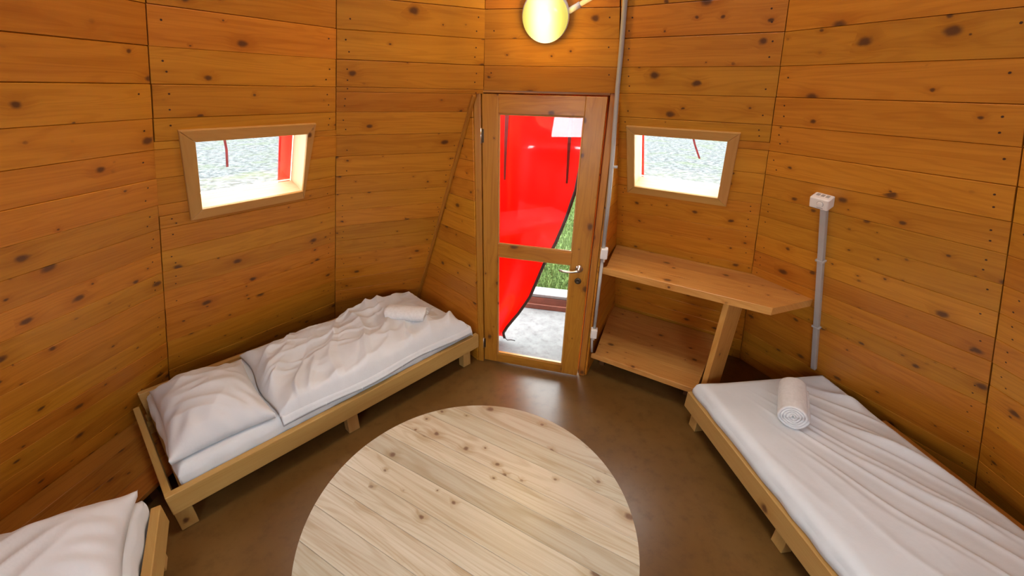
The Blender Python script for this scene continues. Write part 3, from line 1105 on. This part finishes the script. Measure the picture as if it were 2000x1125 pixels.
# point on the right return / wall at this height
def between(a, b, z):
    t = (a.z - z) / (a.z - b.z)
    return a + (b - a) * t
rr = between(RROD_TOP, RROD_BOT, ZS)
rrp = Vector((rr.x, rr.y)) + Vector((FAC[3].z.x, FAC[3].z.y)) * 0.035 + Vector((DT.x, DT.y)) * 0.02
outline = [fl_ + XS * 0.035, fr_, rt_, pk4, rrp, Vector((JR.x, JR.y)) + Vector((DT.x, DT.y)) * 0.06 + Vector((DN.x, DN.y)) * 0.02]
def boards(root, name, outline, z0, z1, X, Y, o, nb, width, mat):
    Mb = frame((o.x, o.y, z0), (X.x, X.y, 0), z=(0, 0, 1))
    L = [Vector(((p - o).dot(X), (p - o).dot(Y))) for p in outline]
    for k in range(nb):
        q = clip(clip(L, (0, k * width), (0, 1)), (0, (k + 1) * width), (0, -1)) if k < nb - 1 else clip(L, (0, k * width), (0, 1))
        if not q or abs(area2(q)) < 1e-3: continue
        q = inset_poly(q if area2(q) > 0 else q[::-1], 0.0003)
        cc = sum(q, Vector((0, 0))) / len(q)
        child(name, bm_mesh(slab([v - cc for v in q], 0, z1 - z0, 0.0025 if k == 0 else 0.0006), name), mat, root, Mb @ Matrix.Translation((cc.x, cc.y, 0)))


boards(sh, 'top_board', outline, ZS - 0.045, ZS, XS, YS, fl_, 5, 0.145, 'shelf')
ZL = 0.20
l0, l1 = fl_ + XS * 0.035 + Vector((0.0, 0.02)), fl_ + XS * 0.775 + Vector((0, 0.02))
rr2 = between(RROD_TOP, RROD_BOT, ZL)
k4l = ep(4, ZL)
e3 = wallpt(3, ZL, 0.99, 0.03)
tS = (Vector((e3.x, e3.y)) - fl_).dot(XS)
w3a, w3b = wallpt(3, ZL, 0.0, 0.03), wallpt(3, ZL, 1.0, 0.03)
# lower board runs back to the wall between the return and the upright
def on_wall_at(s):
    n_ = YS
    a, b = Vector((w3a.x, w3a.y)), Vector((w3b.x, w3b.y))
    sa, sb_ = (a - fl_).dot(XS), (b - fl_).dot(XS)
    t = (s - sa) / (sb_ - sa)
    return a + (b - a) * t
lo = [l0, l1, on_wall_at(0.775), Vector((rr2.x, rr2.y)) + Vector((FAC[3].z.x, FAC[3].z.y)) * 0.04, Vector((JR.x, JR.y)) + Vector((DT.x, DT.y)) * 0.06 + Vector((DN.x, DN.y)) * 0.02]
boards(sh, 'lower_board', lo, ZL - 0.04, ZL, XS, YS, l0, 5, 0.16, 'shelf')
uo = fl_ + XS * 0.795 + YS * 0.03
ud = 0.20
UD = Vector((0.80, 0.60))
UM = frame((uo.x + UD.x * ud / 2, uo.y + UD.y * ud / 2, (ZS - 0.045 + 0.0) / 2), (0, 0, 1), z=(-UD.y, UD.x, 0))
child('upright', box_mesh('upright', ZS - 0.046, ud, 0.034, 0.003), 'shelf', sh, UM)
for s_ in (0.06, 0.70):
    q = fl_ + XS * s_ + YS * 0.22
    child('foot', box_mesh('foot', ZL - 0.041, 0.06, 0.04, 0.002), 'backing', sh, frame((q.x, q.y, (ZL - 0.041) / 2), (0, 0, 1), z=(XS.x, XS.y, 0)))

# ------------------------------------------------------------------ cloth helpers
def fold(u, v, k, seed, stretch=4.0, ang=0.0):
    """ridged folds running along direction ang"""
    ca, sa = math.cos(ang), math.sin(ang)
    p, q = u * ca + v * sa, -u * sa + v * ca
    wx = noise.noise(Vector((p * 2.1, q * 2.1, seed))) * 0.16
    n1 = noise.noise(Vector((p * k / stretch, (q + wx) * k, seed + 5.2)))
    return 1 - abs(n1) * 2.2


def cloth_block(name, nu, nv, fn_top, fn_bot, smooth=True):
    """closed mesh between a top and a bottom surface over the unit square"""
    bm = bmesh.new()
    T = [[bm.verts.new(fn_top(i / nu, j / nv)) for j in range(nv + 1)] for i in range(nu + 1)]
    B = [[None] * (nv + 1) for _ in range(nu + 1)]
    for i in range(nu + 1):
        for j in range(nv + 1):
            if i in (0, nu) or j in (0, nv): B[i][j] = T[i][j]
            else: B[i][j] = bm.verts.new(fn_bot(i / nu, j / nv))
    for i in range(nu):
        for j in range(nv):
            bm.faces.new((T[i][j], T[i + 1][j], T[i + 1][j + 1], T[i][j + 1]))
            bm.faces.new((B[i][j], B[i][j + 1], B[i + 1][j + 1], B[i + 1][j]))
    return bm_mesh(bm, name, smooth)


def mattress_mesh(name, L, W, H, seed, wr=0.004, edge=0.035, ang=0.0, k=9.0, skew=None, dens=1.0):
    """rounded slab with a sheet: base at z=0"""
    nu, nv = int(150 * dens), int(80 * dens)
    e = edge
    def prof(t, size):      # arc-length coordinates over the edge
        s = t * (size + 2 * H * 0.9) - H * 0.9
        if s < 0: return e * 0.15 * 0, -s
        if s > size: return size, s - size
        return s, 0.0
    def top(a, b):
        x, dx = prof(a, L); y, dy = prof(b, W)
        d = max(dx, dy)
        z = H - d
        ix, iy = min(x, L - x), min(y, W - y)
        ee = min(ix, iy)
        r = e
        if d == 0 and ee < r:
            q = 1 - ee / r
            z -= r * (1 - math.sqrt(max(0, 1 - q * q))) * 0.8
        elif d > 0:
            z = H - r * 0.8 - d * (H - r * 0.8) / (H * 0.9)
        bul = 0.012 * math.sin(math.pi * max(0, min(1, z / H)))
        X = x + (bul if x >= L - 1e-6 else (-bul if x <= 1e-6 else 0))
        Y = y + (bul if y >= W - 1e-6 else (-bul if y <= 1e-6 else 0))
        f_ = fold(x, y, k, seed, 5.0, ang)
        g_ = noise.noise(Vector((x * 3.1, y * 3.1, seed)))
        amt = smoothstep(0.02, 0.12, ee) if d == 0 else 0.25
        z2 = z + (wr * (max(0, f_ - 0.2)) + 0.006 * g_) * amt
        if d > 0:
            wv = 0.004 * math.sin(x * 40 + y * 33 + seed * 3 + 3 * noise.noise(Vector((x * 6, y * 6, seed))))
            X += wv * (1 if x >= L - 1e-6 else (-1 if x <= 1e-6 else 0))
            Y += wv * (1 if y >= W - 1e-6 else (-1 if y <= 1e-6 else 0))
        return (X, Y, z2)
    def bot(a, b):
        return (a * L, b * W, 0.0)
    return cloth_block(name, nu, nv, top, bot)


def pillow_mesh(name, L, W, H, seed, flat=0.55, pinch=0.5, wr=0.01, ridge=None):
    """pillow lying on z=0, L along x, W along y, with pointed ears at the corners and a flange line"""
    nu, nv = 110, 90
    def uvp(a, b):
        s, t = 2 * a - 1, 2 * b - 1
        # sides bow inwards between the corners
        x = s * L / 2 * (1 - 0.075 * (1 - t * t) * abs(s) ** 3 * pinch * 2)
        y = t * W / 2 * (1 - 0.085 * (1 - s * s) * abs(t) ** 3 * pinch * 2)
        h = (max(0, 1 - abs(s) ** 2.6) ** 0.62) * (max(0, 1 - abs(t) ** 2.6) ** 0.62)
        return s, t, x, y, h
    def top(a, b):
        s, t, x, y, h = uvp(a, b)
        rr_ = fold(x, y, 5.5, seed, 2.6, 0.5) * 0.6 + fold(x, y, 9.0, seed + 3, 3.0, -0.7) * 0.4
        corner = (abs(s) * abs(t)) ** 3
        rad = math.hypot(s, t)
        cr = 0.5 * math.sin(14 * math.atan2(t, s) + 4 * noise.noise(Vector((x * 5, y * 5, seed)))) * smoothstep(0.5, 1.0, rad) * h
        z = H * flat * 0.45 * (1 - 0.8 * (1 - h)) + H * 0.62 * h + wr * rr_ * h ** 0.5 + wr * 0.7 * cr
        z += 0.03 * corner
        if ridge is not None: z += 0.006 * math.exp(-((t + ridge + 0.08 * math.sin(2 * s)) / 0.012) ** 2) * h
        return (x, y, z)
    def bot(a, b):
        s, t, x, y, h = uvp(a, b)
        z0 = H * flat * 0.45 * (1 - 0.8 * (1 - h))
        return (x, y, max(0.0, z0 * (1 - min(1, h * 3.0))))
    return cloth_block(name, nu, nv, top, bot)


def bedM(o, a, z=0.0):
    a = Vector((a[0], a[1], 0)).normalized()
    return frame((o[0], o[1], z), a, z=(0, 0, 1))


def bed_frame(name, o, a, L, W, zt, label, legs, slats=True, rail_h=0.115, back=True, back_h=0.10, sgn=1, head=True):
    """o: outer front corner at the head, a: direction along the front rail, width to the left of a (sgn=1) or right (-1)"""
    Mx = bedM(o, a)
    root = empty(name, Mx, label, 'bed frame', 'low pine bed frames')
    T = 0.036
    y = lambda v: sgn * v
    def part(nm, x0, x1, v0, v1, z0, z1, ch=0.004):
        lx, ly, lz = x1 - x0, abs(v1 - v0), z1 - z0
        ctr = Mx @ Vector(((x0 + x1) / 2, y((v0 + v1) / 2), (z0 + z1) / 2))
        X, Y = Mx.to_3x3().col[0].copy(), Mx.to_3x3().col[1].copy()
        if nm == 'leg': Mp, dims = frame(ctr, (0, 0, 1), z=X), (lz, ly, lx)
        elif lx >= ly: Mp, dims = frame(ctr, X, z=(0, 0, 1)), (lx, ly, lz)
        else: Mp, dims = frame(ctr, Y, z=(0, 0, 1)), (ly, lx, lz)
        return child(nm, box_mesh(nm, *dims, ch), 'bed', root, Mp)
    part('side_rail', 0, L, 0, T, zt - rail_h, zt)
    if back: part('side_rail', 0.045, L - 0.04, W - T, W, zt - rail_h, zt + back_h - 0.03)
    if head: part('end_rail', 0, T * 0.8, T, W - T, zt - rail_h + 0.01, zt - 0.002)
    part('end_rail', L - T * 0.8, L, T, W - T, zt - rail_h + 0.01, zt - 0.03)
    part('slat_bearer', T, L - T, T, T + 0.03, zt - rail_h + 0.012, zt - rail_h + 0.04, 0.002)
    part('slat_bearer', T, L - T, W - T - 0.03, W - T, zt - rail_h + 0.012, zt - rail_h + 0.04, 0.002)
    n = 13
    for k in range(n):
        x0 = T + 0.02 + k * (L - 2 * T - 0.11) / (n - 1)
        part('slat', x0, x0 + 0.07, T + 0.002, W - T - 0.002, zt - rail_h + 0.04, zt - rail_h + 0.058, 0.002)
    for lx in legs:
        for v0 in (0.045, W - 0.045 - 0.07):
            part('leg', lx, lx + 0.07, v0, v0 + 0.055, 0.0, zt - rail_h + 0.0115, 0.003)
    return root, Mx


# ------------------------------------------------------------------ left bed with pillow, duvet and towel
OA, AA = (-1.536, 1.220), (0.672, 0.741)
ZA = 0.27
bedA, MA = bed_frame('bed_frame', OA, AA, 1.92, 0.87, ZA, 'low pine bed frame along the left wall under the window', (0.0, 0.86, 1.80))
SZ = ZA - 0.115 + 0.0585
mat_h = 0.135
m = link('mattress', mattress_mesh('mattress', 1.79, 0.755, mat_h, 2.0, wr=0.003), 'sheet', None, MA @ Matrix.Translation((0.078, 0.054, SZ)))
tag(m, 'white sheeted mattress on the left bed under a duvet and pillow', 'mattress', 'mattresses on the beds')
MZ = SZ + mat_h

# pillow
pm = pillow_mesh('pillow', 0.455, 0.665, 0.18, 4.0, wr=0.034)
p = link('pillow', pm, 'fabric', None, MA @ Matrix.Translation((0.305, 0.395, MZ + 0.004)) @ Matrix.Rotation(R(-3), 4, 'Z') @ Matrix.Rotation(R(0), 4, 'X'))
tag(p, 'plump white pillow at the head of the left bed next to the duvet', 'pillow', 'white bed pillows')


def duvet_mesh():
    # quad in bed coordinates: head-front, head-back, foot-back, foot-front
    Q = [Vector((0.515, 0.012)), Vector((0.565, 0.80)), Vector((1.86, 0.80)), Vector((1.865, 0.008))]
    nu, nv = 190, 120
    def base(a, b):
        p = (Q[0] * (1 - b) + Q[1] * b) * (1 - a) + (Q[3] * (1 - b) + Q[2] * b) * a
        # wavy hems
        p = p + Vector((0.012 * math.sin(9 * b + 1) * (1 - a), 0.014 * math.sin(11 * a + 0.6) * (1 - 2 * b) ** 2))
        # rounded foot corners
        return p
    def edge(a, b):
        return min(a * 1.32, (1 - a) * 1.32, b * 0.78, (1 - b) * 0.78)
    def top(a, b):
        p = base(a, b)
        e = edge(a, b)
        puff = 0.045 * (1 - math.exp(-e / 0.045))
        x, y = p.x, p.y
        f1 = max(0, fold(x, y, 4.6, 11.0, 3.4, 0.55) - 0.15)
        f2_ = max(0, fold(x, y, 7.5, 23.0, 4.0, 1.05) - 0.3)
        f3 = max(0, fold(x, y, 11.0, 31.0, 3.0, 0.1) - 0.4)
        amt = smoothstep(0.0, 0.10, e)
        pk = 0.022 * math.exp(-(((x - 1.55) / 0.28) ** 2 + ((y - 0.72) / 0.16) ** 2))
        pk2 = 0.018 * math.exp(-(((x - 1.25) / 0.2) ** 2 + ((y - 0.35) / 0.2) ** 2))
        z = MZ + 0.012 + puff + pk + pk2 + amt * (0.060 * f1 + 0.036 * f2_ + 0.020 * f3) + 0.008 * noise.noise(Vector((x * 4, y * 4, 2)))
        # front edge dips over the mattress side, foot end tucks down
        z -= 0.046 * smoothstep(0.075, 0.0, b) + 0.03 * smoothstep(0.97, 1.0, a)
        yy = y - 0.0 * b
        return (p.x, yy, z)
    def bot(a, b):
        p = base(a, b)
        e = edge(a, b)
        z = MZ + 0.004 - 0.0 + 0.012 * math.exp(-e / 0.02)
        z -= 0.046 * smoothstep(0.03, 0.0, b)
        return (p.x, p.y, z)
    return cloth_block('duvet', nu, nv, top, bot)


dv = link('duvet', duvet_mesh(), 'fabric', None, MA)
tag(dv, 'crumpled white duvet spread over the left bed', 'duvet')


def spiral_towel(name, Ln, r, turns, th, sx=1.0, sz=1.0, seed=0.0):
    """rolled towel, axis along x, resting on z=0; sx, sz squash the section"""
    bm = bmesh.new()
    ns = int(turns * 30)
    nl = 26
    inner = []
    rows = []
    for k in range(ns + 1):
        t = k / ns
        ang = t * turns * 2 * math.pi
        rad = 0.006 + (r - 0.006) * t
        rows.append((ang, rad))
    def pt(ang, rad, l):
        # soft wobble, slight taper at the ends
        w = 1 + 0.02 * noise.noise(Vector((math.cos(ang) * 1.5, math.sin(ang) * 1.5, l * 9 + seed)))
        en = abs(2 * l - 1)
        w *= 1 - 0.035 * en ** 6
        return Vector(((l - 0.5) * Ln + 0.005 * math.sin(3 * ang + seed) * (1 if l > 0.5 else -1) * en ** 8, rad * w * math.cos(ang) * sx, rad * w * math.sin(ang) * sz))
    A = [[bm.verts.new(pt(a, rd + th / 2, l / nl)) for l in range(nl + 1)] for a, rd in rows]
    B = [[bm.verts.new(pt(a, max(0.001, rd - th / 2), l / nl)) for l in range(nl + 1)] for a, rd in rows]
    for k in range(ns):
        for l in range(nl):
            bm.faces.new((A[k][l], A[k][l + 1], A[k + 1][l + 1], A[k + 1][l]))
            bm.faces.new((B[k][l], B[k + 1][l], B[k + 1][l + 1], B[k][l + 1]))
        bm.faces.new((A[k][0], A[k + 1][0], B[k + 1][0], B[k][0]))
        bm.faces.new((A[k][nl], B[k][nl], B[k + 1][nl], A[k + 1][nl]))
    for l in range(nl):
        bm.faces.new((A[ns][l], A[ns][l + 1], B[ns][l + 1], B[ns][l]))
        bm.faces.new((A[0][l], B[0][l], B[0][l + 1], A[0][l + 1]))
    zmin = min(v.co.z for v in bm.verts)
    for v in bm.verts: v.co.z -= zmin
    return bm_mesh(bm, name, True)


tw = link('folded_towel', spiral_towel('folded_towel', 0.29, 0.066, 4, 0.0115, 1.2, 0.74, 1.0), 'towel', None,
          frame((0.0, 0.0, 0.0), (1, 0, 0), z=(0, 0, 1)))
tA = MA @ Vector((1.53, 0.33, MZ + 0.086))
tw.matrix_world = frame(tA, (1.0, -0.10, 0.0), z=(0, 0, 1))
tag(tw, 'small flattened white rolled towel lying on the duvet of the left bed', 'towel', 'white guest towels')

# ------------------------------------------------------------------ bed in the bottom left corner
OB, AB = (-1.535, 1.195), (0.55, -0.835)
bedB, MB = bed_frame('bed_frame', OB, AB, 1.86, 0.81, ZA, 'low pine bed frame cut off by the lower left corner of the picture', (0.05, 0.9, 1.72), sgn=-1, head=False)
mB = link('mattress', mattress_mesh('mattress', 1.72, 0.70, 0.15, 9.0, wr=0.008, ang=0.2, k=6.0), 'sheet', None, MB @ Matrix.Translation((0.015, -0.054 - 0.70, SZ)))
tag(mB, 'white sheeted mattress under the large pillow in the lower left corner', 'mattress', 'mattresses on the beds')
pB = link('pillow', pillow_mesh('pillow', 0.50, 0.68, 0.19, 8.0, wr=0.026, ridge=0.35), 'fabric', None,
          MB @ Matrix.Translation((0.285, -0.365, SZ + 0.160)) @ Matrix.Rotation(R(2), 4, 'Z') @ Matrix.Rotation(R(0), 4, 'Y'))
tag(pB, 'large white pillow in the lower left corner of the picture', 'pillow', 'white bed pillows')

# ------------------------------------------------------------------ right bed
OC, AC = (1.130, 2.060), (0.148, -0.989)
bedC, MC = bed_frame('bed_frame', OC, AC, 1.95, 0.90, 0.25, 'low pine bed frame on the right below the grey trunking', (0.03, 0.80, 1.75))

xb, wb = 0.03, 0.125
child('back_plank', box_mesh('back_plank', 1.25, 0.12, 0.022, 0.003), 'ledge', bedC, MC @ Matrix.Translation((1.02, 0.945, 0.262)))
SC_ = 0.2505
CH = 0.108


def sheet_c():
    L, W, H = 1.86, 0.865, CH
    nu, nv = 230, 130
    def top(a, b):
        hang = 0.085
        s = a * (L + 2 * hang) - hang
        t = b * (W + 2 * hang) - hang
        x, dx = (0.0, -s) if s < 0 else ((L, s - L) if s > L else (s, 0.0))
        y, dy = (0.0, -t) if t < 0 else ((W, t - W) if t > W else (t, 0.0))
        d = max(dx, dy)
        ix, iy = min(x, L - x), min(y, W - y)
        ee = min(ix, iy)
        r = 0.05
        z = H
        if d == 0:
            if ee < r:
                q = 1 - ee / r
                z -= r * 0.85 * (1 - math.sqrt(max(0, 1 - q * q)))
        else:
            z = H - r * 0.85 - d / hang * (H - r * 0.85 - 0.004)
        # long tension folds sweeping from the far right corner towards the near left
        fx, fy = x + 0.45, y - 0.02
        ang = math.atan2(fy, fx)
        rad = math.hypot(fx, fy)
        w = noise.noise(Vector((x * 1.3, y * 2.0, 4.4)))
        f1 = (1 - abs(math.sin(ang * 15 + w * 2.2))) * (0.55 + 0.9 * noise.noise(Vector((x * 2.2, y * 5, 7.7))))
        f2 = 1 - abs(math.sin(ang * 31 + w * 3.4 + 1.7))
        zone = smoothstep(0.16, 0.42, y + 0.05 * x) * smoothstep(0.05, 0.3, x)
        f3 = max(0, fold(x, y, 5.0, 41.0, 5.0, 0.25) - 0.3)
        am = smoothstep(0.0, 0.10, ee) if d == 0 else 0.0
        z += am * (zone * (0.022 * max(0.0, f1) ** 2 * 2.2 + 0.011 * f2 ** 3) + 0.009 * f3 * (1 - 0.5 * zone) + 0.007 * noise.noise(Vector((x * 2.6, y * 2.6, 1.1))))
        X = x + (0.010 * math.sin(y * 30 + 2) * d / hang if dx > 0 else 0) * (1 if s > L else -1)
        sg = 1 if t > W else -1
        Y = y + ((0.010 * math.sin(math.pi * d / hang) + 0.003 * math.sin(x * 26 + 2 * math.sin(x * 7))) if dy > 0 else 0) * sg
        # the head end is pulled into a slight point at the front corner
        X -= 0.012 * smoothstep(0.2, 0.0, y) * smoothstep(0.2, 0.0, x)
        return (X, Y, z)
    def bot(a, b):
        return (a * L, b * W, 0.0)
    return cloth_block('mattress', nu, nv, top, bot)


mC = link('mattress', sheet_c(), 'sheet', None, MC @ Matrix.Translation((0.045, 0.018, SC_ + 0.001)))
# rests on the slats, the rails clasp it below
tag(mC, 'white mattress with a creased fitted sheet on the right bed', 'mattress', 'mattresses on the beds')
tC = link('rolled_towel', spiral_towel('rolled_towel', 0.30, 0.0730, 5, 0.0115, 1.0, 0.92, 5.0), 'towel', None, Matrix.Identity(4))
t0, t1 = Vector((1.492, 1.650)), Vector((1.645, 1.905))
dd = (t1 - t0)
tC.matrix_world = frame(((t0.x + t1.x) / 2, (t0.y + t1.y) / 2, SC_ + CH + 0.006), (-dd.x, -dd.y, 0), z=(0, 0, 1))
tag(tC, 'tightly rolled white towel lying on the right bed with its spiral end showing', 'towel', 'white guest towels')

# ------------------------------------------------------------------ round table
TH = 0.50
TC, TR = Vector((-0.1328, 1.0036)), 0.612
td = Vector((0.876, -0.482)).normalized()
tn = Vector((-td.y, td.x))
TMt = frame((TC.x, TC.y, 0), (td.x, td.y, 0), z=(0, 0, 1))
tab = empty('round_table', TMt, 'low round table of pale pine planks in the middle of the room', 'table')
edges = [-TR]
rt_ = random.Random(11)
while edges[-1] < TR - 0.07:
    edges.append(edges[-1] + rt_.choice((0.082, 0.095, 0.105, 0.118)))
edges[-1] = TR
NC = 128
circ = [Vector((TR * math.cos(2 * math.pi * k / NC), TR * math.sin(2 * math.pi * k / NC))) for k in range(NC)]
for a, b in zip(edges[:-1], edges[1:]):
    q = clip(clip(circ, (0, a), (0, 1)), (0, b), (0, -1))
    if len(q) < 3: continue
    q = q if area2(q) > 0 else q[::-1]
    cc = Vector((0, (a + b) / 2))
    bm = slab([v - cc for v in inset_poly(q, 0.0004)], TH - 0.032, TH, 0.0010)
    child('plank', bm_mesh(bm, 'plank'), 'table', tab, TMt @ Matrix.Translation((cc.x, cc.y, 0)))
for x in (-0.3, 0.3):
    child('batten', box_mesh('batten', 0.86, 0.07, 0.035, 0.003), 'bed', tab, TMt @ frame((x, 0, TH - 0.032 - 0.018), (0, 1, 0), z=(0, 0, 1)))
for x in (-0.3, 0.3):
    for y in (-0.3, 0.3):
        child('leg', box_mesh('leg', TH - 0.0675, 0.065, 0.065, 0.004), 'bed', tab, TMt @ frame((x, y, (TH - 0.0675) / 2), (0, 0, 1), z=(1, 0, 0)))
